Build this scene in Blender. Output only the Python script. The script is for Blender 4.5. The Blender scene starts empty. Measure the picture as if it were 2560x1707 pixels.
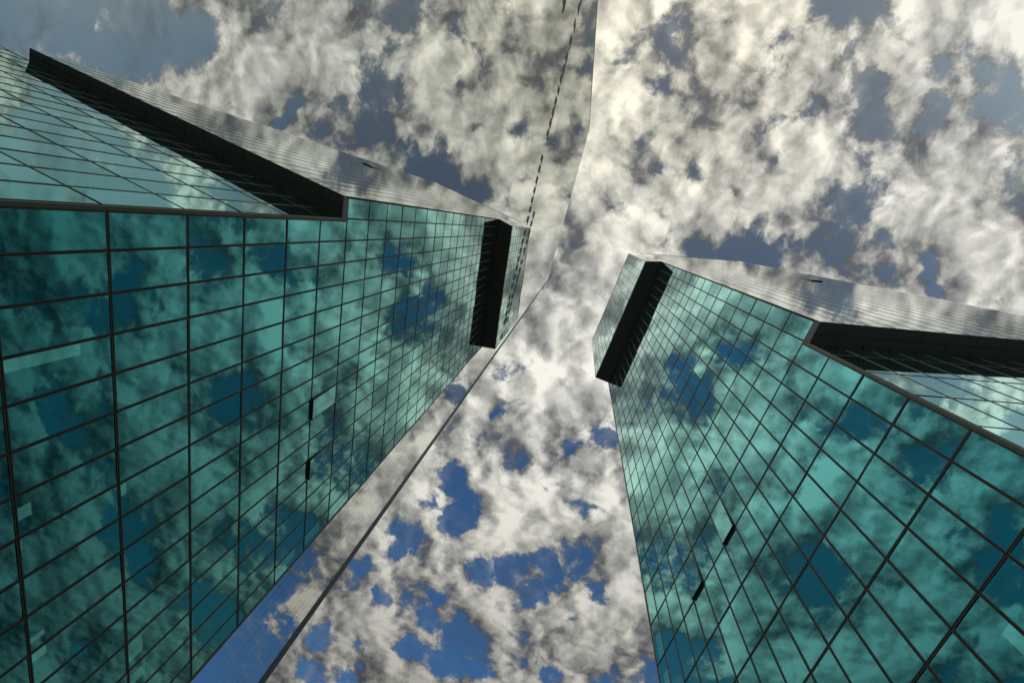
import bpy, bmesh, math, random
from mathutils import Vector, Matrix
random.seed(11)
R_ = math.radians
scene = bpy.context.scene
COL = scene.collection

# ------------------------------------------------------------------ camera
ZO = 20.15                                   # height of the tower's first reference floor above the plaza
CAM = Vector((-1.44922, 15.30644, -18.61824 + ZO))
cd = bpy.data.cameras.new('camera'); cam = bpy.data.objects.new('camera', cd); COL.objects.link(cam)
cd.sensor_width = 36.0; cd.lens = 1249.0 / 2560 * 36.0; cd.clip_start = 0.01; cd.clip_end = 20000
RV = ((-0.34325344, -0.92930876, 0.13624358),
      (0.9060067, -0.36585165, -0.21284838),
      (0.2476468, 0.05037666, 0.9675398))    # rows: camera right, down, forward in world axes
mw = Matrix.Identity(4)
for r in range(3):
    mw[r][0] = RV[0][r]; mw[r][1] = -RV[1][r]; mw[r][2] = -RV[2][r]; mw[r][3] = CAM[r]
cam.matrix_world = mw
scene.camera = cam
scene.render.resolution_x = 1024; scene.render.resolution_y = 682

# ------------------------------------------------------------------ view, sun, sky
vs = scene.view_settings
vs.view_transform = 'Standard'; vs.look = 'None'; vs.exposure = 0.0; vs.gamma = 1.0
SUN_P = Vector((-1.3, 0.3, 1.0)).normalized()   # direction towards the sun
sl = bpy.data.lights.new('sun', 'SUN'); sl.energy = 2.2; sl.angle = R_(0.5); sl.color = (1.0, 0.95, 0.87)
so = bpy.data.objects.new('sun', sl); COL.objects.link(so)
so.rotation_euler = SUN_P.to_track_quat('Z', 'Y').to_euler(); so.location = (0, 0, 200)

world = bpy.data.worlds.new('World'); scene.world = world; world.use_nodes = True
wt = world.node_tree; wt.nodes.clear()
SKY_STRENGTH = 0.1

def px_p(x, y):
    """direction seen at photo pixel -> plan coordinates on the cloud layer (tangent of zenith angle)"""
    v = ((x - 1280) / 1249.0, (y - 853.5) / 1249.0, 1.0)
    d = [sum(RV[k][a] * v[k] for k in range(3)) for a in range(3)]
    return (d[0] / d[2], d[1] / d[2])

class NT:
    """small helper to write node trees as expressions"""
    def __init__(s, t): s.t = t
    def n(s, typ, **kw):
        o = s.t.nodes.new(typ)
        for k, v in kw.items(): setattr(o, k, v)
        return o
    def put(s, sock, v):
        if isinstance(v, bpy.types.NodeSocket): s.t.links.new(v, sock)
        else: sock.default_value = v
    def m(s, op, a, b=0.0, c=0.0, clamp=False):
        o = s.n('ShaderNodeMath', operation=op, use_clamp=clamp)
        s.put(o.inputs[0], a); s.put(o.inputs[1], b); s.put(o.inputs[2], c)
        return o.outputs[0]
    def vm(s, op, a, b=(0, 0, 0), scale=1.0):
        o = s.n('ShaderNodeVectorMath', operation=op)
        s.put(o.inputs[0], a); s.put(o.inputs[1], b); (s.put(o.inputs[3], scale) if op == 'SCALE' else None)
        return o.outputs['Value'] if op in ('DISTANCE', 'LENGTH', 'DOT_PRODUCT') else o.outputs[0]
    def rng(s, v, a, b, c, d, smooth=True):
        o = s.n('ShaderNodeMapRange', interpolation_type='SMOOTHSTEP' if smooth else 'LINEAR')
        s.put(o.inputs[0], v)
        for i, q in enumerate((a, b, c, d)): s.put(o.inputs[i + 1], q)
        return o.outputs[0]
    def noise(s, v, scale, detail, rough, dist=0.0, lac=2.0):
        o = s.n('ShaderNodeTexNoise', noise_dimensions='3D')
        s.put(o.inputs['Vector'], v); s.put(o.inputs['Scale'], scale); s.put(o.inputs['Detail'], detail)
        s.put(o.inputs['Roughness'], rough); s.put(o.inputs['Distortion'], dist); s.put(o.inputs['Lacunarity'], lac)
        return o
    def mix(s, f, a, b, typ='MIX'):
        o = s.n('ShaderNodeMix', data_type='RGBA', blend_type=typ)
        s.put(o.inputs[0], f); s.put(o.inputs[6], a); s.put(o.inputs[7], b)
        return o.outputs[2]

def build_sky():
    N = NT(wt)
    tc = N.n('ShaderNodeTexCoord').outputs['Generated']
    sep = N.n('ShaderNodeSeparateXYZ'); wt.links.new(tc, sep.inputs[0])
    zz = N.m('MAXIMUM', sep.outputs[2], 0.08)
    cx = N.n('ShaderNodeCombineXYZ')
    wt.links.new(N.m('DIVIDE', sep.outputs[0], zz), cx.inputs[0])
    wt.links.new(N.m('DIVIDE', sep.outputs[1], zz), cx.inputs[1])
    p = cx.outputs[0]
    # ragged edges: the plan position is disturbed before the openings are placed
    w = N.noise(p, 9.0, 5.0, 0.62).outputs['Color']
    pw = N.vm('ADD', p, N.vm('SCALE', N.vm('SUBTRACT', w, (0.5, 0.5, 0.5)), scale=0.12))
    # openings in the cloud layer, (photo pixel x, y, radius, depth)
    gaps = [(2144, 500, 74, 1.1), (2105, 468, 40, .8), (2172, 330, 48, .85), (2176, 205, 54, .8), (2138, 120, 52, .75), (2098, 30, 72, .8), (2180, 265, 44, .8),
            (2215, 40, 60, .7), (2174, 400, 42, .9), (2363, 168, 36, .8), (2343, 245, 30, .7), (2322, 306, 30, .6), (2429, 117, 42, .7),
            (2530, 168, 75, .8), (2550, 275, 60, .7), (2500, 60, 60, .5), (2520, 423, 46, .7), (1674, 76, 50, .8), (1705, 120, 36, .6),
            (1536, 122, 34, .7), (1930, 122, 46, .7), (1893, 160, 34, .5), (2011, 296, 40, .7), (1919, 326, 32, .8), (1965, 393, 24, .8),
            (1735, 433, 44, .6), (1654, 403, 28, .6), (1618, 357, 20, .5), (1628, 209, 30, .6), (1531, 525, 30, .7), (1633, 530, 30, .6),
            (1585, 535, 22, .5), (1659, 581, 26, .6), (1745, 622, 42, .7), (1888, 630, 60, .9), (1830, 620, 30, .5), (2215, 592, 34, .5), (2337, 668, 32, .7),
            (2358, 729, 26, .8), (2225, 690, 30, .6), (2480, 765, 34, .8), (1843, 484, 22, .5), (1252, 926, 46, .9), (1303, 918, 44, .8),
            (1362, 933, 34, .8), (1267, 999, 36, .9), (1249, 1030, 28, .7), (1340, 1028, 22, .5), (1501, 1087, 54, 1), (1530, 1050, 34, .8), (1421, 1116, 32, .9),
            (1501, 743, 24, .6), (1457, 611, 22, .5), (1135, 1196, 50, .9), (1172, 1240, 34, .8), (1070, 1255, 44, .8), (1157, 1299, 48, 1),
            (1113, 1306, 40, .8), (1011, 1328, 48, .8), (975, 1365, 40, .8), (1472, 1270, 36, .9), (1391, 1226, 26, .6), (916, 1423, 44, .8), (938, 1496, 36, .9),
            (1216, 1430, 40, .8), (1274, 1416, 40, .8), (1187, 1416, 28, .6), (1362, 1401, 34, .7), (1348, 1496, 34, .8), (1508, 1482, 34, .9),
            (1092, 1496, 30, .7), (1070, 1555, 32, .7), (1011, 1606, 48, .8), (806, 1599, 60, 1), (894, 1621, 42, .7), (1070, 1628, 40, .6), (1099, 1657, 58, .9),
            (1157, 1657, 46, .8), (770, 1679, 70, 1), (850, 1686, 46, .8), (1201, 1686, 40, .8), (1377, 1679, 42, .8), (1440, 1560, 24, .5)]
    pts = [px_p(x, y) + (r / 1249.0, a * (1.12 if y > 850 else 1.0)) for x, y, r, a in gaps]
    # openings seen only in the reflections
    pts += [(-0.256, -0.853, .06, 0.80), (-0.27, -0.78, .045, 0.60), (-.30, -1.12, .24, 1.00), (-.18, -1.28, .26, 1.00), (-.42, -1.25, .26, 1.00),
            (1.25, -0.80, .32, 1.4), (1.32, -.6, .2, 1.10), (1.0, -.92, .16, 1.00), (.95, -1.1, .2, 0.90),
            (-.47, -.62, .09, 0.80), (-.60, -.73, .14, 1.10), (-.56, -.92, .15, 1.00), (-.70, -1.0, .11, 1.00), (-.82, -.9, .12, 1.00), (-.66, -.60, .08, 0.70), (-.75, -.75, .08, 0.90),
            (.29, .98, .10, 0.58), (.33, 1.10, .10, 0.58), (.16, .60, .06, 0.43), (.30, .60, .07, 0.43), (.52, 1.02, .09, 0.50), (.12, .36, .05, 0.50), (.20, .30, .05, 0.50),
            (.58, 1.22, .13, 0.50), (.86, 1.05, .16, 0.58), (.62, .45, .10, 0.50), (.85, .60, .14, 0.65), (1.05, .80, .14, 0.50), (.46, .72, .06, 0.43), (.38, .42, .05, 0.43), (.2, .8, .07, 0.43), (.08, .72, .06, 0.36)]
    tot = None
    for k, (x, y, r, a) in enumerate(pts):
        if k >= len(gaps): a *= 1.28
        d = N.vm('DISTANCE', pw, (x, y, 0))
        g = N.rng(d, 0.0, r * 1.75, a, 0.0)
        tot = g if tot is None else N.m('MAXIMUM', tot, g)
    # cloud thickness: broad masses, round puffs and a ragged rim
    pwarp = N.vm('ADD', p, N.vm('SCALE', N.vm('SUBTRACT', w, (0.5, 0.5, 0.5)), scale=0.06))
    def puffs(v):
        o = N.n('ShaderNodeTexVoronoi', voronoi_dimensions='2D', feature='F1')
        N.put(o.inputs['Vector'], v); N.put(o.inputs['Scale'], 8.0); N.put(o.inputs['Detail'], 3.0); N.put(o.inputs['Roughness'], 0.55)
        return N.m('SUBTRACT', 0.5, o.outputs['Distance'])
    f0 = N.noise(pwarp, 4.8, 11.0, 0.63).outputs[0]
    rag = N.noise(pwarp, 22.0, 6.0, 0.66).outputs[0]
    bulk = lambda v: N.m('ADD', N.noise(v, 4.8, 6.0, 0.55).outputs[0], N.m('MULTIPLY', puffs(v), 0.20))
    b0 = bulk(pwarp); b1 = bulk(N.vm('ADD', pwarp, (-0.010, -0.018, 0)))
    bx, by = px_p(1200, 1500)
    broken = N.rng(N.vm('DISTANCE', p, (bx, by, 0)), 0.12, 0.52, 0.30, 0.0)
    den = N.m('ADD', N.m('MULTIPLY', N.m('SUBTRACT', f0, 0.5), 3.2), N.m('MULTIPLY', N.m('SUBTRACT', b0, 0.5), 0.9))
    den = N.m('ADD', den, N.m('MULTIPLY', N.m('SUBTRACT', rag, 0.5), 1.1))
    den = N.m('SUBTRACT', N.m('SUBTRACT', N.m('ADD', den, 0.72), broken), N.m('MULTIPLY', tot, 0.95))
    veil = N.rng(N.noise(pwarp, 7.0, 8.0, 0.62).outputs[0], 0.40, 0.72, 0.02, 0.36)
    alpha = N.m('MAXIMUM', N.rng(den, -0.16, 0.26, 0.0, 1.0), veil)
    # relief of the billows: lit from the bright part of the sky
    rel = N.m('ADD', N.m('MULTIPLY', N.m('SUBTRACT', b0, b1), 2.6), N.m('ADD', N.m('MULTIPLY', N.m('SUBTRACT', f0, 0.5), 1.4), N.m('MULTIPLY', N.m('SUBTRACT', rag, 0.5), 0.5)))
    soft = N.noise(p, 5.0, 3.0, 0.55).outputs[0]
    body = N.m('ADD', N.rng(den, -0.1, 0.50, 0.42, 0.63), N.rng(den, 0.50, 1.4, 0.0, -0.22))
    lit = N.m('ADD', N.m('ADD', body, rel), N.m('MULTIPLY', N.m('SUBTRACT', soft, 0.5), 1.1))
    ramp = N.n('ShaderNodeValToRGB'); wt.links.new(lit, ramp.inputs[0])
    cr = ramp.color_ramp; cr.interpolation = 'B_SPLINE'
    cr.elements[0].position = 0.0; cr.elements[0].color = (0.100, 0.108, 0.120, 1)
    cr.elements[1].position = 1.0; cr.elements[1].color = (1.0, 0.97, 0.87, 1)
    for pos, c in ((0.20, (0.155, 0.16, 0.162)), (0.40, (0.29, 0.292, 0.28)), (0.60, (0.46, 0.46, 0.43)), (0.80, (0.69, 0.68, 0.62))):
        e = cr.elements.new(pos); e.color = c + (1,)
    # brighter, warmer cloud round the hidden sun
    gx, gy = px_p(1640, 60)
    glow = N.rng(N.vm('DISTANCE', p, (gx, gy, 0)), 0.02, 0.55, 1.0, 0.0)
    ccol = N.mix(glow, ramp.outputs[0], (1.28, 1.24, 1.12, 1), 'MULTIPLY')
    far = N.rng(N.vm('DISTANCE', p, (gx, gy, 0)), 0.6, 1.7, 1.0, 0.46)
    ccol = N.vm('SCALE', ccol, scale=N.m('DIVIDE', far, SKY_STRENGTH))
    sky = N.n('ShaderNodeTexSky', sky_type='NISHITA', sun_disc=False)
    sky.sun_elevation = math.asin(SUN_P.z); sky.sun_rotation = math.atan2(SUN_P.x, SUN_P.y)
    sky.air_density = 1.3; sky.dust_density = 0.6; sky.ozone_density = 2.0
    haze = N.rng(N.vm('DISTANCE', p, (gx - 0.10, gy - 0.15, 0)), 0.25, 1.0, 0.9, 0.0)
    low = N.rng(N.vm('DISTANCE', p, (-0.80, -1.05, 0)), 0.30, 1.0, 1.0, 0.0)
    tint = N.mix(haze, (0.40, 0.72, 0.98, 1), (0.95, 0.72, 0.50, 1))
    tint = N.mix(low, tint, (2.3, 1.85, 1.2, 1))
    py = N.n('ShaderNodeSeparateXYZ'); wt.links.new(p, py.inputs[0])
    tint = N.mix(N.rng(py.outputs[1], 0.10, 0.80, 0.0, 1.0), tint, (0.55, 0.98, 0.80, 1))
    blue = N.mix(1.0, sky.outputs[0], tint, 'MULTIPLY')
    out = N.mix(alpha, blue, ccol)
    bg = N.n('ShaderNodeBackground'); N.put(bg.inputs[0], out); bg.inputs[1].default_value = SKY_STRENGTH
    wo = N.n('ShaderNodeOutputWorld'); wt.links.new(bg.outputs[0], wo.inputs[0])
build_sky()

# ------------------------------------------------------------------ materials
def new_mat(name):
    m = bpy.data.materials.new(name); m.use_nodes = True; m.node_tree.nodes.clear()
    return m, NT(m.node_tree)
def out(N, sh): 
    o = N.n('ShaderNodeOutputMaterial'); N.t.links.new(sh, o.inputs[0])
def principled(name, col, rough, metal=0.0, var=0.0, scale=3.0, bump=0.0):
    m, N = new_mat(name)
    b = N.n('ShaderNodeBsdfPrincipled')
    b.inputs['Roughness'].default_value = rough; b.inputs['Metallic'].default_value = metal
    tc = N.n('ShaderNodeTexCoord').outputs['Object']
    nz = N.noise(tc, scale, 5.0, 0.6).outputs[0]
    c2 = tuple(c * (1 - var) for c in col) + (1,)
    c1 = tuple(min(1, c * (1 + var)) for c in col) + (1,)
    N.put(b.inputs['Base Color'], N.mix(nz, c2, c1))
    if bump:
        bp = N.n('ShaderNodeBump'); bp.inputs['Strength'].default_value = bump; bp.inputs['Distance'].default_value = 0.01
        N.put(bp.inputs['Height'], N.noise(tc, scale * 8, 6, .6).outputs[0]); N.t.links.new(bp.outputs[0], b.inputs['Normal'])
    out(N, b.outputs[0]); return m

TINT_G = ((0.07, 0.40, 0.45), (0.16, 0.57, 0.59), (0.36, 0.75, 0.71), (0.61, 0.88, 0.85), (0.76, 0.87, 0.82), (0.93, 0.94, 0.90))
TINT_S = ((0.45, 0.58, 0.56), (0.55, 0.68, 0.66), (0.68, 0.78, 0.76), (0.80, 0.87, 0.86), (0.92, 0.95, 0.93), (0.97, 0.97, 0.96))
def glass_mat(name, wave, keep=0.76, tint=TINT_G):
    """coated green sun-protection glass: coloured mirror whose tint pales towards grazing angles, thin see-through share"""
    m, N = new_mat(name)
    lw = N.n('ShaderNodeLayerWeight'); lw.inputs[0].default_value = 0.5
    rp = N.n('ShaderNodeValToRGB'); N.t.links.new(lw.outputs['Facing'], rp.inputs[0])
    cr = rp.color_ramp
    cr.elements[0].position = 0.25; cr.elements[0].color = tint[0] + (1,)
    cr.elements[1].position = 1.0; cr.elements[1].color = tint[5] + (1,)
    for pos, c in zip((0.50, 0.70, 0.82, 0.93), tint[1:5]):
        e = cr.elements.new(pos); e.color = c + (1,)
    isl = N.n('ShaderNodeNewGeometry').outputs['Random Per Island']
    tone = N.vm('SCALE', rp.outputs[0], scale=N.rng(isl, 0.0, 1.0, 0.86, 1.04, False))
    tc = N.n('ShaderNodeTexCoord').outputs['Object']
    h = N.noise(tc, wave, 1.5, 0.5).outputs[0]
    bp = N.n('ShaderNodeBump'); bp.inputs['Strength'].default_value = 1.0; bp.inputs['Distance'].default_value = 0.0022
    N.put(bp.inputs['Height'], h)
    gl = N.n('ShaderNodeBsdfGlossy'); gl.inputs['Roughness'].default_value = 0.0
    N.t.links.new(tone, gl.inputs[0]); N.t.links.new(bp.outputs[0], gl.inputs['Normal'])
    tr = N.n('ShaderNodeBsdfTransparent'); tr.inputs[0].default_value = (0.25, 0.75, 0.68, 1)
    mx = N.n('ShaderNodeMixShader')
    N.put(mx.inputs[0], N.rng(lw.outputs['Facing'], 0.3, 0.9, keep, 0.99))
    N.t.links.new(tr.outputs[0], mx.inputs[1]); N.t.links.new(gl.outputs[0], mx.inputs[2])
    out(N, mx.outputs[0]); return m

M_GLASS = glass_mat('green_coated_glass', 0.55)
M_CLAD = glass_mat('silvery_coated_glass_panels', 0.5, 0.97, TINT_S)
M_FRAME = principled('green_grey_window_frame', (0.006, 0.014, 0.011), 0.5, 0.0, 0.12, 2.0)
M_TRIM = principled('grey_metal_trim', (0.034, 0.048, 0.040), 0.4, 0.2, 0.10, 1.5)
M_EDGE = principled('pale_metal_edge', (0.20, 0.22, 0.17), 0.35, 0.5, 0.1, 1.5)
M_FRAME2 = principled('grey_green_slim_frame', (0.075, 0.105, 0.095), 0.4, 0.2, 0.1, 2.0)
M_GASKET = principled('black_gasket', (0.006, 0.006, 0.006), 0.8, 0.0, 0.2)
M_SOFFIT = principled('dark_soffit_panel', (0.045, 0.050, 0.047), 0.45, 0.0, 0.15, 0.8)
M_DARK = principled('dark_interior', (0.02, 0.022, 0.022), 0.9)
M_CEIL = principled('grey_ceiling', (0.11, 0.12, 0.12), 0.9, 0, .1)
M_ROOF = principled('grey_gravel_roof', (0.22, 0.21, 0.20), 0.95, 0, .25, 4.0, 0.6)
M_GLOW_PANEL, N = new_mat('glowing_interior_panel')
em = N.n('ShaderNodeEmission'); em.inputs[0].default_value = (0.85, 1.0, 0.93, 1); em.inputs[1].default_value = 0.6  # added glow that brightens pale indoor panels, not a lamp
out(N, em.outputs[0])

# ------------------------------------------------------------------ mesh helpers
class MB:
    def __init__(s): s.v = []; s.f = []
    def quad(s, a, b, c, d):
        k = len(s.v); s.v += [tuple(a), tuple(b), tuple(c), tuple(d)]; s.f.append((k, k + 1, k + 2, k + 3))
    def hexa(s, lo, hi):
        """prism between two matching quads"""
        k = len(s.v); s.v += [tuple(q) for q in lo] + [tuple(q) for q in hi]
        s.f += [(k + 3, k + 2, k + 1, k), (k + 4, k + 5, k + 6, k + 7)]
        for i in range(4):
            j = (i + 1) % 4; s.f.append((k + i, k + j, k + 4 + j, k + 4 + i))
    def build(s, name, mat, parent=None, base=None, label=None, kind=None):
        me = bpy.data.meshes.new(name)
        b = base if base is not None else Vector((0, 0, 0))
        me.from_pydata([tuple(Vector(q) - b) for q in s.v], [], s.f)
        bm = bmesh.new(); bm.from_mesh(me); bmesh.ops.recalc_face_normals(bm, faces=bm.faces); bm.to_mesh(me); bm.free()
        me.materials.append(mat); me.update()
        o = bpy.data.objects.new(name, me); COL.objects.link(o)
        if parent: o.parent = parent
        if label: o['label'] = label
        if kind: o['kind'] = kind
        return o

def thing(name, label, cat, loc):
    o = bpy.data.objects.new(name, None); COL.objects.link(o); o.location = loc
    o.empty_display_size = 0.5; o['label'] = label; o['category'] = cat
    return o

class Wall:
    """a vertical wall: a = metres along, z = height, o = metres out of the wall"""
    def __init__(s, x, y, ux, uy, flip=False):
        l = math.hypot(ux, uy); s.o = Vector((x, y, 0)); s.u = Vector((ux / l, uy / l, 0))
        s.n = Vector((-s.u.y, s.u.x, 0)) * (-1 if flip else 1)
    def P(s, a, z, o=0.0):
        q = s.o + s.u * a + s.n * o; return Vector((q.x, q.y, z))
    def bar(s, mb, a0, a1, z0, z1, o0, o1):
        mb.hexa([s.P(a0, z0, o0), s.P(a1, z0, o0), s.P(a1, z1, o0), s.P(a0, z1, o0)],
                [s.P(a0, z0, o1), s.P(a1, z0, o1), s.P(a1, z1, o1), s.P(a0, z1, o1)])

def screen_area(w, a0, a1, z0, z1):
    pts = []
    for a, z in ((a0, z0), (a1, z0), (a1, z1), (a0, z1)):
        d = w.P(a, z) - CAM
        c = [sum(RV[k][q] * d[q] for q in range(3)) for k in range(3)]
        if c[2] < 0.1: return 0.0
        pts.append((c[0] / c[2] * 1249 + 1280, c[1] / c[2] * 1249 + 853.5))
    mx = sum(q[0] for q in pts) / 4; my = sum(q[1] for q in pts) / 4
    if not (0 < mx < 2560 and 0 < my < 1707): return 0.0
    return abs(sum(pts[i][0] * pts[(i + 1) % 4][1] - pts[(i + 1) % 4][0] * pts[i][1] for i in range(4))) / 2

# ------------------------------------------------------------------ ground
gm, N = new_mat('plaza_paving')
tc = N.n('ShaderNodeTexCoord').outputs['Object']
bk = N.n('ShaderNodeTexBrick'); N.put(bk.inputs['Vector'], tc); bk.inputs['Scale'].default_value = 0.9
bk.inputs['Color1'].default_value = (0.16, 0.155, 0.145, 1); bk.inputs['Color2'].default_value = (0.13, 0.128, 0.122, 1)
bk.inputs['Mortar'].default_value = (0.035, 0.035, 0.035, 1); bk.inputs['Mortar Size'].default_value = 0.008
b = N.n('ShaderNodeBsdfPrincipled'); b.inputs['Roughness'].default_value = 0.85
N.put(b.inputs['Base Color'], N.mix(N.rng(N.noise(tc, .5, 6, .6).outputs[0], .35, .7, 0.0, 0.5), bk.outputs[0], (0.05, 0.05, 0.05, 1)))
out(N, b.outputs[0])
mb = MB(); mb.quad((-4000, -4000, 0), (4000, -4000, 0), (4000, 4000, 0), (-4000, 4000, 0))
g = mb.build('ground', gm); g['kind'] = 'structure'; g['label'] = 'grey stone paved plaza in front of the glass tower'; g['category'] = 'ground'

# ------------------------------------------------------------------ the glass tower
B = 1.464743; S = 3.5
def Z(j): return ZO + j * S
BASE = Vector((11.0, -11.0, 0.0))
tower = thing('glass_tower', 'green glass office tower with overhanging upper storeys and dark soffits, seen from its foot', 'building', BASE)
ZSOF = Z(3.77); ZBOX = Z(21.65); ZROOF = Z(31.5)
XL = 15.9 * B                                     # far end of the main front
F = Wall(0, 0, 1, 0)                              # main front, outward = +y
G = Wall(0, 0, -0.3168, -1, flip=True)            # lower side wall
HDX, HDY = -0.2876, -1.0
H = Wall(-1.455, 0.05, HDX, HDY, flip=True)       # upper side wall, over the soffit
BOXO = 2.62
FB = Wall(0, BOXO, 1, 0)                          # front of the top storeys
assert F.n.y > 0 and G.n.x < 0 and H.n.x < 0
H_LEN = 23.4; G_LEN = 64.0

cells = []                                        # (wall, a0, a1, z0, z1)
FR = 0.044; JT = 0.012
opened = {(8, 3), (11, 3)}
def cuts(total, first=0.0):
    c = [0.0]; x = first if first > 0.3 else first + B
    while x < total - 0.3: c.append(x); x += B
    c.append(total); return c
# main front
for j in range(-6, 22):
    z0 = max(Z(j), 0.25); z1 = min(Z(j + 1), ZBOX)
    if j == 3: pass
    for i in range(-1, 16):
        if i == -1 and j < 4: continue
        a0 = i * B; a1 = min((i + 1) * B, XL)
        if i == -1: a0 = -1.455 + 0.10
        if i == 0 and j < 4: a0 = 0.0 + 0.16
        if i == 15: a1 = XL - 0.14
        zz0 = z0
        if i == -1 and j == 4: zz0 = Z(4)
        cells.append(('F', F, a0, a1, zz0, z1, (i, j)))
# front of the top storeys
zb = [ZBOX + 0.12] + [Z(j) for j in range(22, 32)] + [ZROOF - 0.05]
zb = [q for k, q in enumerate(zb) if k == 0 or q - zb[k - 1] > 0.5]
for k in range(len(zb) - 1):
    for i in range(-1, 16):
        a0 = i * B if i >= 0 else -0.46; a1 = min((i + 1) * B, XL)
        cells.append(('B', FB, a0, a1, zb[k], zb[k + 1], None))
# lower side wall
ga = cuts(G_LEN, 1.55)
for j in range(-6, 4):
    z0 = max(Z(j), 0.25); z1 = min(Z(j + 1), ZSOF - (0.0))
    for k in range(len(ga) - 1):
        a0 = ga[k] if k else 0.05
        cells.append(('G', G, a0, ga[k + 1], z0, z1, None))

def window_parts(kind, w, a0, a1, z0, z1, key, fm, pm, gmap):
    """frame ring into fm, glass into pm"""
    fr = FR if kind == 'F' else (0.016 if kind == 'G' else 0.028)
    jt = JT if kind == 'F' else (0.004 if kind == 'G' else 0.008)
    a0 += jt; a1 -= jt; z0 += jt; z1 -= jt
    if a1 - a0 < 2.5 * fr or z1 - z0 < 2.5 * fr: return
    tilt = 0.0
    if key in opened: tilt = 0.13
    def q(a, z, o):
        return w.P(a, z, o + tilt * (z1 - z) / (z1 - z0))
    def bar(x0, x1, y0, y1, o0, o1):
        fm.hexa([q(x0, y0, o0), q(x1, y0, o0), q(x1, y1, o0), q(x0, y1, o0)], [q(x0, y0, o1), q(x1, y0, o1), q(x1, y1, o1), q(x0, y1, o1)])
    th = 0.05
    bar(a0, a1, z0, z0 + fr, -th, 0); bar(a0, a1, z1 - fr, z1, -th, 0)
    bar(a0, a0 + fr, z0 + fr, z1 - fr, -th, 0); bar(a1 - fr, a1, z0 + fr, z1 - fr, -th, 0)
    e = 0.0068 if kind != 'G' else 0.0035
    ofs = [-0.022 + random.uniform(-e, e) for _ in range(4)]
    ofs[3] = ofs[0] + ofs[2] - ofs[1]                      # stays flat, only leans a little
    pm.quad(q(a0 + fr, z0 + fr, ofs[0]), q(a1 - fr, z0 + fr, ofs[1]), q(a1 - fr, z1 - fr, ofs[2]), q(a0 + fr, z1 - fr, ofs[3]))

scored = sorted(cells, key=lambda c: -screen_area(c[1], c[2], c[3], c[4], c[5]))
own = [c for c in scored if c[6] in opened] + [c for c in scored if c[6] not in opened]
for c in own[:100]:
    fm, pm = MB(), MB()
    window_parts(*c, fm, pm, None)
    if not pm.f: continue
    lab = 'window tilted open at its foot' if c[6] in opened else None
    wo = fm.build('window', M_FRAME if c[0] == 'F' else M_FRAME2, tower, BASE, lab)
    pm.build('pane', M_GLASS, wo, BASE)
rest = {}
for c in own[100:]:
    fm, pm = rest.setdefault('F' if c[0] == 'F' else 'G', (MB(), MB()))
    window_parts(*c, fm, pm, None)
for k, (fm, pm) in rest.items():
    wo = fm.build('window', M_FRAME if k == 'F' else M_FRAME2, tower, BASE, 'remaining windows of the facade', 'stuff')
    pm.build('pane', M_GLASS, wo, BASE, None, 'stuff')

# black gasket strips in the joints behind the window frames
mb = MB()
for i in range(-1, 17):
    a = i * B if i < 16 else XL - 0.14
    if i == -1: continue
    F.bar(mb, a - 0.05, a + 0.05, 0.25, ZBOX, -0.10, -0.053)
for j in range(-5, 22):
    F.bar(mb, (0.0 if j < 4 else -1.4), XL - 0.02, Z(j) - 0.05, Z(j) + 0.05, -0.13, -0.1005)
mb.build('joint_gasket', M_GASKET, tower, BASE)
mb = MB()
for k in range(1, len(ga) - 1): G.bar(mb, ga[k] - 0.03, ga[k] + 0.03, 0.25, ZSOF, -0.10, -0.053)
for j in range(-5, 4): G.bar(mb, 0.05, G_LEN, Z(j) - 0.03, Z(j) + 0.03, -0.13, -0.1005)
mb.build('joint_gasket', M_GASKET, tower, BASE)
mb = MB()
for i in range(0, 16): FB.bar(mb, i * B - 0.03, i * B + 0.03, ZBOX + .13, ZROOF - .06, -0.10, -0.053)
for q in zb[1:-1]: FB.bar(mb, -0.40, XL - .05, q - 0.03, q + 0.03, -0.13, -0.1005)
mb.build('joint_gasket', M_GASKET, tower, BASE)

# corner posts and edge trims
mb = MB()
F.bar(mb, 0.012, 0.15, 0.0, Z(4) - 0.02, -0.06, 0.002)            # corner with the lower side wall
F.bar(mb, XL - 0.13, XL, 0.0, ZBOX, -0.3, 0.002)
F.bar(mb, -1.43, -1.36, ZSOF + 0.02, ZBOX, -0.06, 0.002)
F.bar(mb, -1.43, 0.0, ZSOF + 0.02, Z(4) - 0.012, -0.06, 0.0025)   # strip along the foot of the overhang
mb.build('corner_trim', M_TRIM, tower, BASE)
mb = MB()
F.bar(mb, -0.018, 0.010, 0.0, ZSOF, -0.05, 0.006)
mb.build('corner_trim', M_EDGE, tower, BASE, 'narrow pale metal corner strip')

# overhang soffit, with panel joints
def soffit(name, quads, z, joints):
    mb = MB()
    for q in quads: mb.hexa([(x, y, z) for x, y in q], [(x, y, z + 0.25) for x, y in q])
    o = mb.build(name, M_SOFFIT, tower, BASE)
    jm = MB()
    for (p, q, wd) in joints:
        p = Vector((p[0], p[1], z)); q = Vector((q[0], q[1], z)); d = (q - p).normalized(); n = Vector((-d.y, d.x, 0)) * wd
        jm.hexa([p - n - Vector((0, 0, .004)), p + n - Vector((0, 0, .004)), q + n - Vector((0, 0, .004)), q - n - Vector((0, 0, .004))],
                [p - n, p + n, q + n, q - n])
    jm.build('panel_joint', M_GASKET, o, BASE)
    return o
def gp(a): q = G.P(a, 0); return (q.x, q.y)
def hp(a): q = H.P(a, 0, 0.0); return (q.x, q.y)
LG = H_LEN * 1.010
js = []
for k in range(1, 17):
    a = ga[k]
    if a > LG: break
    p = Vector(gp(a) + (0,)); t = a / LG; q = Vector(hp(a * H_LEN / LG) + (0,))
    js.append((p[:2], q[:2], 0.012))
def lerp(p, q, t): return (p[0] + (q[0] - p[0]) * t, p[1] + (q[1] - p[1]) * t)
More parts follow.
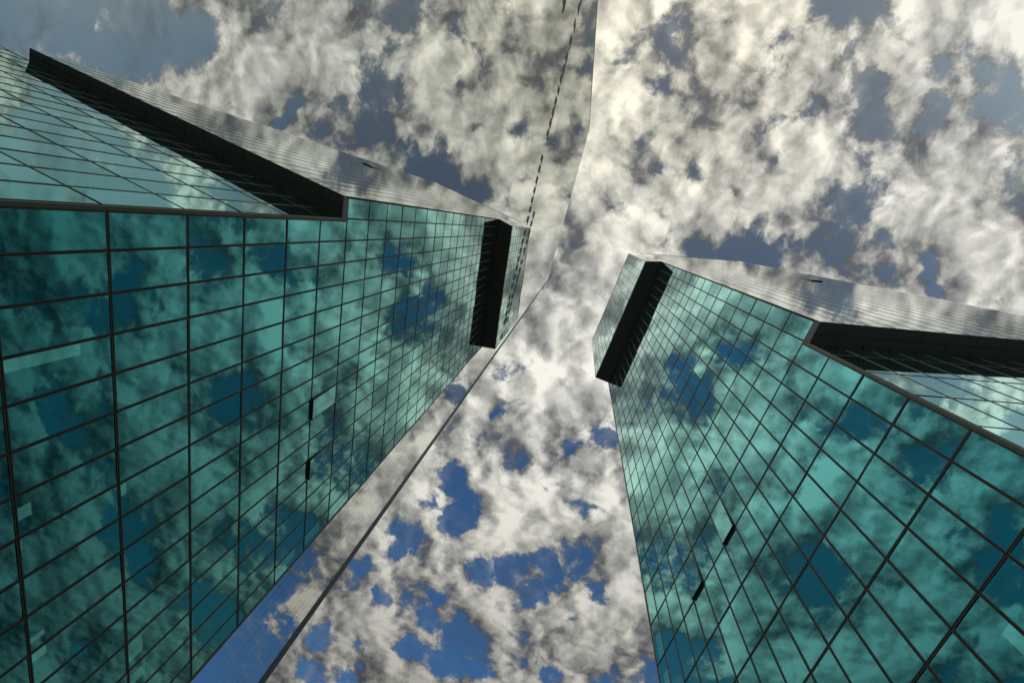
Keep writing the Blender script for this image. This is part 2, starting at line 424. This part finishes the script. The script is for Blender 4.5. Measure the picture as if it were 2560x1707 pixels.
for t in (0.40, 0.48): js.append((lerp(gp(0), hp(0), t), lerp(gp(LG), hp(H_LEN), t), 0.014))
soffit('soffit', [[gp(0.0), gp(LG), hp(H_LEN), hp(0.0)]], ZSOF, js)
# soffit under the top storeys
BX0 = -0.50
sj = [((i * B, 0.02), (i * B, BOXO - .02), 0.012) for i in range(0, 16)] + [((-1.0, .9), (XL, .9), .012)]
soffit('soffit', [[(-1.455, 0.0), (BX0, BOXO), (XL, BOXO), (XL, 0.0)]], ZBOX, sj)
# dark edge trim under the top storeys' front
mb = MB(); FB.bar(mb, BX0, XL, ZBOX, ZBOX + 0.10, -0.05, 0.004); FB.bar(mb, BX0, XL, ZROOF - .04, ZROOF + .12, -0.05, 0.01)
mb.build('edge_trim', M_TRIM, tower, BASE)

# upper side wall: tall narrow cladding panels, one of them tilted open
mb = MB(); jn = MB(); vent = MB()
ha = [0.0]
while ha[-1] < H_LEN - 0.5: ha.append(ha[-1] + H_LEN / 17)
VZ0, VZ1 = 53.6 + ZO, 57.4 + ZO
hz = [ZSOF + 0.02] + [Z(j) for j in range(6, 31, 2)] + [ZROOF]
for k in range(len(ha) - 1):
    for zi in range(len(hz) - 1):
        a0, a1, z0, z1 = ha[k] + .014, ha[k + 1] - .014, hz[zi] + .003, hz[zi + 1] - .003
        bow = random.uniform(0.001, 0.0035); tl = random.uniform(-.002, .002); tv = random.uniform(-.0020, .0020)
        n = 5
        for s_ in range(n):
            t0, t1 = s_ / n, (s_ + 1) / n
            f0 = bow * (1 - (2 * t0 - 1) ** 2) + tl * (t0 - .5); f1 = bow * (1 - (2 * t1 - 1) ** 2) + tl * (t1 - .5)
            mb.quad(H.P(a0 + (a1 - a0) * t0, z0, f0), H.P(a0 + (a1 - a0) * t1, z0, f1), H.P(a0 + (a1 - a0) * t1, z1, f1 + tv), H.P(a0 + (a1 - a0) * t0, z1, f0 + tv))
o = mb.build('side_cladding', M_CLAD, tower, BASE)
for f in o.data.polygons: f.use_smooth = True
jn = MB(); H.bar(jn, 0.02, H_LEN, ZSOF + .03, ZROOF - .02, -0.14, -0.02); jn.build('joint_gasket', M_GASKET, tower, BASE)
fn = MB()
for a in ha[1:-1]: H.bar(fn, a - .012, a + .012, ZSOF + .02, ZROOF - .01, -0.01, 0.014)
H.bar(fn, 0.0, H_LEN, ZROOF - .06, ZROOF + .10, -0.05, 0.05)
fn.build('panel_joint', M_FRAME2, o, BASE)
# end of the top storeys, in line with the side wall
mb = MB()
E_ = Wall(-1.455, 0.05, BX0 + 1.455, BOXO - 0.05)
le = math.hypot(BX0 + 1.455, BOXO - .05)
for k in range(2): 
    mb.quad(E_.P(le * k / 2 + .012, ZBOX, 0), E_.P(le * (k + 1) / 2 - .012, ZBOX, 0), E_.P(le * (k + 1) / 2 - .012, ZROOF, 0), E_.P(le * k / 2 + .012, ZROOF, 0))
mb.build('side_cladding', M_CLAD, tower, BASE)
# the open flap
fa0, fa1 = ha[12] + 0.02, ha[13] - .02
for k in range(len(ha) - 1):
    if ha[k] <= 17.6 < ha[k + 1]: fa0, fa1 = ha[k] + .02, ha[k + 1] - .02
fl = MB()
fl.hexa([H.P(fa0, VZ0, .12), H.P(fa1, VZ0, .12), H.P(fa1, VZ1, .02), H.P(fa0, VZ1, .02)],
        [H.P(fa0, VZ0, .15), H.P(fa1, VZ0, .15), H.P(fa1, VZ1, .06), H.P(fa0, VZ1, .06)])
fo = fl.build('smoke_vent', M_CLAD, tower, BASE, 'small flap tilted open in the side wall')
dk = MB(); dk.hexa([H.P(fa0 + .02, VZ0 + .05, .012), H.P(fa1 - .02, VZ0 + .05, .012), H.P(fa1 - .02, VZ1, .012), H.P(fa0 + .02, VZ1, .012)],
                   [H.P(fa0 + .02, VZ0 + .05, .11), H.P(fa1 - .02, VZ0 + .05, .11), H.P(fa1 - .02, VZ1, .015), H.P(fa0 + .02, VZ1, .015)])
dk.build('vent_opening', M_GASKET, fo, BASE)

# core walls, back walls, slabs and roofs
hx, hy = hp(H_LEN)
mb = MB()
for j in range(-5, 22):
    z = Z(j)
    x0 = 0.9 if j < 5 else -0.2
    mb.hexa([(x0, -0.35, z - .55), (XL - .35, -0.35, z - .55), (XL - .35, -5.5, z - .55), (x0 - 1.6, -5.5, z - .55)],
            [(x0, -0.35, z - .15), (XL - .35, -0.35, z - .15), (XL - .35, -5.5, z - .15), (x0 - 1.6, -5.5, z - .15)])
mb.build('floor_slab', M_CEIL, tower, BASE)
mb = MB()
mb.quad((-.9, -5.6, 0), (XL - .05, -5.6, 0), (XL - .05, -5.6, ZBOX), (-.9, -5.6, ZBOX))
mb.quad((XL - .002, -.02, 0), (XL - .002, hy, 0), (XL - .002, hy, ZBOX + .2), (XL - .002, -.02, ZBOX + .2))
mb.quad((hx + .05, hy + .02, ZSOF + .3), (XL - .01, hy + .02, ZSOF + .3), (XL - .01, hy + .02, ZROOF), (hx + .05, hy + .02, ZROOF))
for q0, q1, zt in ((G.P(0.8, 0, -1.2), G.P(LG, 0, -3.0), ZSOF), (G.P(LG, 0, -3.0), G.P(G_LEN, 0, -3.0), ZSOF - .3)):
    mb.quad((q0.x, q0.y, 0), (q1.x, q1.y, 0), (q1.x, q1.y, zt), (q0.x, q0.y, zt))
mb.build('core_wall', M_DARK, tower, BASE)
mb = MB()
mb.quad((XL, BOXO, ZBOX), (XL, hy, ZBOX), (XL, hy, ZROOF), (XL, BOXO, ZROOF))
mb.build('end_wall', M_TRIM, tower, BASE)
mb = MB()
mb.hexa([(BX0 + .05, BOXO - .06, ZROOF - .06), (XL - .05, BOXO - .06, ZROOF - .06), (XL - .05, hy, ZROOF - .06), (hx + .06, hy, ZROOF - .06)],
        [(BX0 + .05, BOXO - .06, ZROOF), (XL - .05, BOXO - .06, ZROOF), (XL - .05, hy, ZROOF), (hx + .06, hy, ZROOF)])
ge = G.P(G_LEN, 0, 0); gl_ = G.P(LG, 0, -.06)
mb.hexa([(gl_.x, gl_.y, ZSOF - .06), (XL, hy, ZSOF - .06), (XL, ge.y, ZSOF - .06), (ge.x + .06, ge.y, ZSOF - .06)],
        [(gl_.x, gl_.y, ZSOF), (XL, hy, ZSOF), (XL, ge.y, ZSOF), (ge.x + .06, ge.y, ZSOF)])
mb.build('roof', M_ROOF, tower, BASE)

# ------------------------------------------------------------------ polished steel slab beside the camera
PM = Vector((0.104914, 0.994481, 0)); PD = 0.12783
PU = Vector((-PM.y, PM.x, 0))
def pp(s, z, back=0.0):
    """s = metres along the slab, z = metres above the camera, back = metres behind its face"""
    q = CAM + PM * (PD + back) + PU * s; return Vector((q.x, q.y, CAM.z + z))
GZ = -CAM.z                                        # ground below the camera
pm_, N = new_mat('polished_steel')
tc = N.n('ShaderNodeTexCoord').outputs['Object']
b = N.n('ShaderNodeBsdfGlossy'); b.inputs['Roughness'].default_value = 0.004
wv = N.n('ShaderNodeTexWave', wave_type='BANDS', bands_direction='X'); N.put(wv.inputs['Vector'], tc)
wv.inputs['Scale'].default_value = 38.0; wv.inputs['Distortion'].default_value = 0.6; wv.inputs['Detail'].default_value = 2.0
gr = N.m('MULTIPLY', wv.outputs['Fac'], N.rng(N.noise(tc, 3.0, 2.0, .5).outputs[0], .45, .62, 0.0, 1.0))     # faint polishing lines
N.put(b.inputs[0], N.mix(gr, (0.71, 0.73, 0.71, 1), (0.64, 0.65, 0.63, 1)))
# the sheet is very slightly uneven
bp = N.n('ShaderNodeBump'); bp.inputs['Strength'].default_value = 1.0; bp.inputs['Distance'].default_value = 0.00012
N.put(bp.inputs['Height'], N.noise(tc, 5.0, 1.0, 0.4).outputs[0]); N.t.links.new(bp.outputs[0], b.inputs['Normal'])
out(N, b.outputs[0])
M_STEEL = pm_
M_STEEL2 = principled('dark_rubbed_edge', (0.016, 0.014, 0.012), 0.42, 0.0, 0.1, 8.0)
M_LETTER = principled('dark_etched_lettering', (0.085, 0.072, 0.045), 0.6)
pb = Vector((pp(0.12, GZ, 0.08).x, pp(0.12, GZ, 0.08).y, 0))
slab = thing('steel_monolith', 'tall mirror polished steel monolith on the left, reflecting the green tower and clouds', 'monolith', pb)
SL, SR, TH = -0.348, 0.600, 0.16
topz = lambda s: 3.170 + (s + 0.373) * 0.186
mb = MB()
prof = [(SL, 0.0)]
RD = 0.006
for k in range(1, 7):
    t = k / 6 * math.pi / 2; prof.append((SL - RD * math.sin(t), RD - RD * math.cos(t)))
prof += [(SL - RD, TH)]
edge = MB()
for (s0, s1) in ((SL, SL + .011), (SR - .016, SR)):
    edge.quad(pp(s0, GZ), pp(s1, GZ), pp(s1, topz(s1)), pp(s0, topz(s0)))
for k in range(len(prof) - 1):
    (s0, o0), (s1, o1) = prof[k], prof[k + 1]
    edge.quad(pp(s0, GZ, o0), pp(s1, GZ, o1), pp(s1, topz(s1), o1), pp(s0, topz(s0), o0))
nseg = 4
for k in range(nseg):
    s0 = SL + .011 + (SR - SL - .027) * k / nseg; s1 = SL + .011 + (SR - SL - .027) * (k + 1) / nseg
    mb.quad(pp(s0, GZ), pp(s1, GZ), pp(s1, topz(s1)), pp(s0, topz(s0)))
mb.build('mirror_face', M_STEEL, slab, pb)
for k in range(6):
    t0, t1 = k / 6 * math.pi / 2, (k + 1) / 6 * math.pi / 2; r_ = 0.004
    e0 = (SR + r_ * math.sin(t0), r_ - r_ * math.cos(t0)); e1 = (SR + r_ * math.sin(t1), r_ - r_ * math.cos(t1))
    edge.quad(pp(e0[0], GZ, e0[1]), pp(e1[0], GZ, e1[1]), pp(e1[0], topz(SR), e1[1]), pp(e0[0], topz(SR), e0[1]))
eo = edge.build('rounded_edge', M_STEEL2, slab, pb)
for f in eo.data.polygons: f.use_smooth = True
mb = MB()
mb.quad(pp(SR + .004, GZ, .004), pp(SR + .004, GZ, TH), pp(SR + .004, topz(SR), TH), pp(SR + .004, topz(SR), .004))
mb.quad(pp(SL - RD, GZ, TH), pp(SR + .004, GZ, TH), pp(SR + .004, topz(SR), TH), pp(SL - RD, topz(SL - RD), TH))
mb.quad(pp(SL, topz(SL)), pp(SR, topz(SR)), pp(SR, topz(SR), TH), pp(SL - RD, topz(SL - RD), TH))
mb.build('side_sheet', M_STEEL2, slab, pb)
# etched rows of lettering, too slanted to read: short upright strokes
mb = MB()
def stroke(s0, s1, z0, z1):
    mb.hexa([pp(s0, z0, 0.0), pp(s1, z0, 0.0), pp(s1, z1, 0.0), pp(s0, z1, 0.0)], [pp(s0, z0, -.0004), pp(s1, z0, -.0004), pp(s1, z1, -.0004), pp(s0, z1, -.0004)])
rl = random.Random(4)
def row(zf, sa, sb, gap_at=()):
    s = sa
    while s > sb:
        w_ = rl.choice((0.013, 0.015, 0.012)); z = zf(s); h = 0.042
        if not any(a < s < b2 for a, b2 in gap_at):
            k = rl.random()
            stroke(s - w_, s, z, z + h * rl.uniform(.85, 1.0))
            if k < .7: stroke(s - w_ - .007, s - w_, z + .022, z + .032)
        s -= w_ + (0.0085 if rl.random() < .78 else 0.017)
def zi(tab):
    def f(s):
        if s >= tab[0][0]: return tab[0][1]
        for (a, za), (b2, zb2) in zip(tab, tab[1:]):
            if a >= s >= b2: return za + (zb2 - za) * (a - s) / (a - b2)
        return tab[-1][1]
    return f
row(zi([(0.45, 1.12), (0.175, 1.125), (-0.04, 1.165), (-0.19, 1.195), (-0.32, 1.24)]), 0.50, -0.30, ((0.14, 0.172), (-0.285, -0.262)))
row(lambda s: 1.262, 0.018, -0.262)
row(lambda s: 0.89, 0.56, 0.332)
mb.build('etched_lettering', M_LETTER, slab, pb)

# pale interior panels close behind the panes, glow added so they show through
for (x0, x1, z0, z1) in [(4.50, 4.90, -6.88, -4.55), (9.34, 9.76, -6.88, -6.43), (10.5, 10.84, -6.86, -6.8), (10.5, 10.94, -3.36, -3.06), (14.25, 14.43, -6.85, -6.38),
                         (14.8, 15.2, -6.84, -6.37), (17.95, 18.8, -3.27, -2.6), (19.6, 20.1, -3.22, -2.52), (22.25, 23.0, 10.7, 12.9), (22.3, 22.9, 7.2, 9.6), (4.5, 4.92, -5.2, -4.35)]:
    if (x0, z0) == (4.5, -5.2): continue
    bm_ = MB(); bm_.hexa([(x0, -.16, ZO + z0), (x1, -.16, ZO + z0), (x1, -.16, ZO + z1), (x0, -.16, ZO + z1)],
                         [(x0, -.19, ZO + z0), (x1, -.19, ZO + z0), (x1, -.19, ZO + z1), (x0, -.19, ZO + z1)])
    bm_.build('glow_panel', M_GLOW_PANEL, tower, BASE)
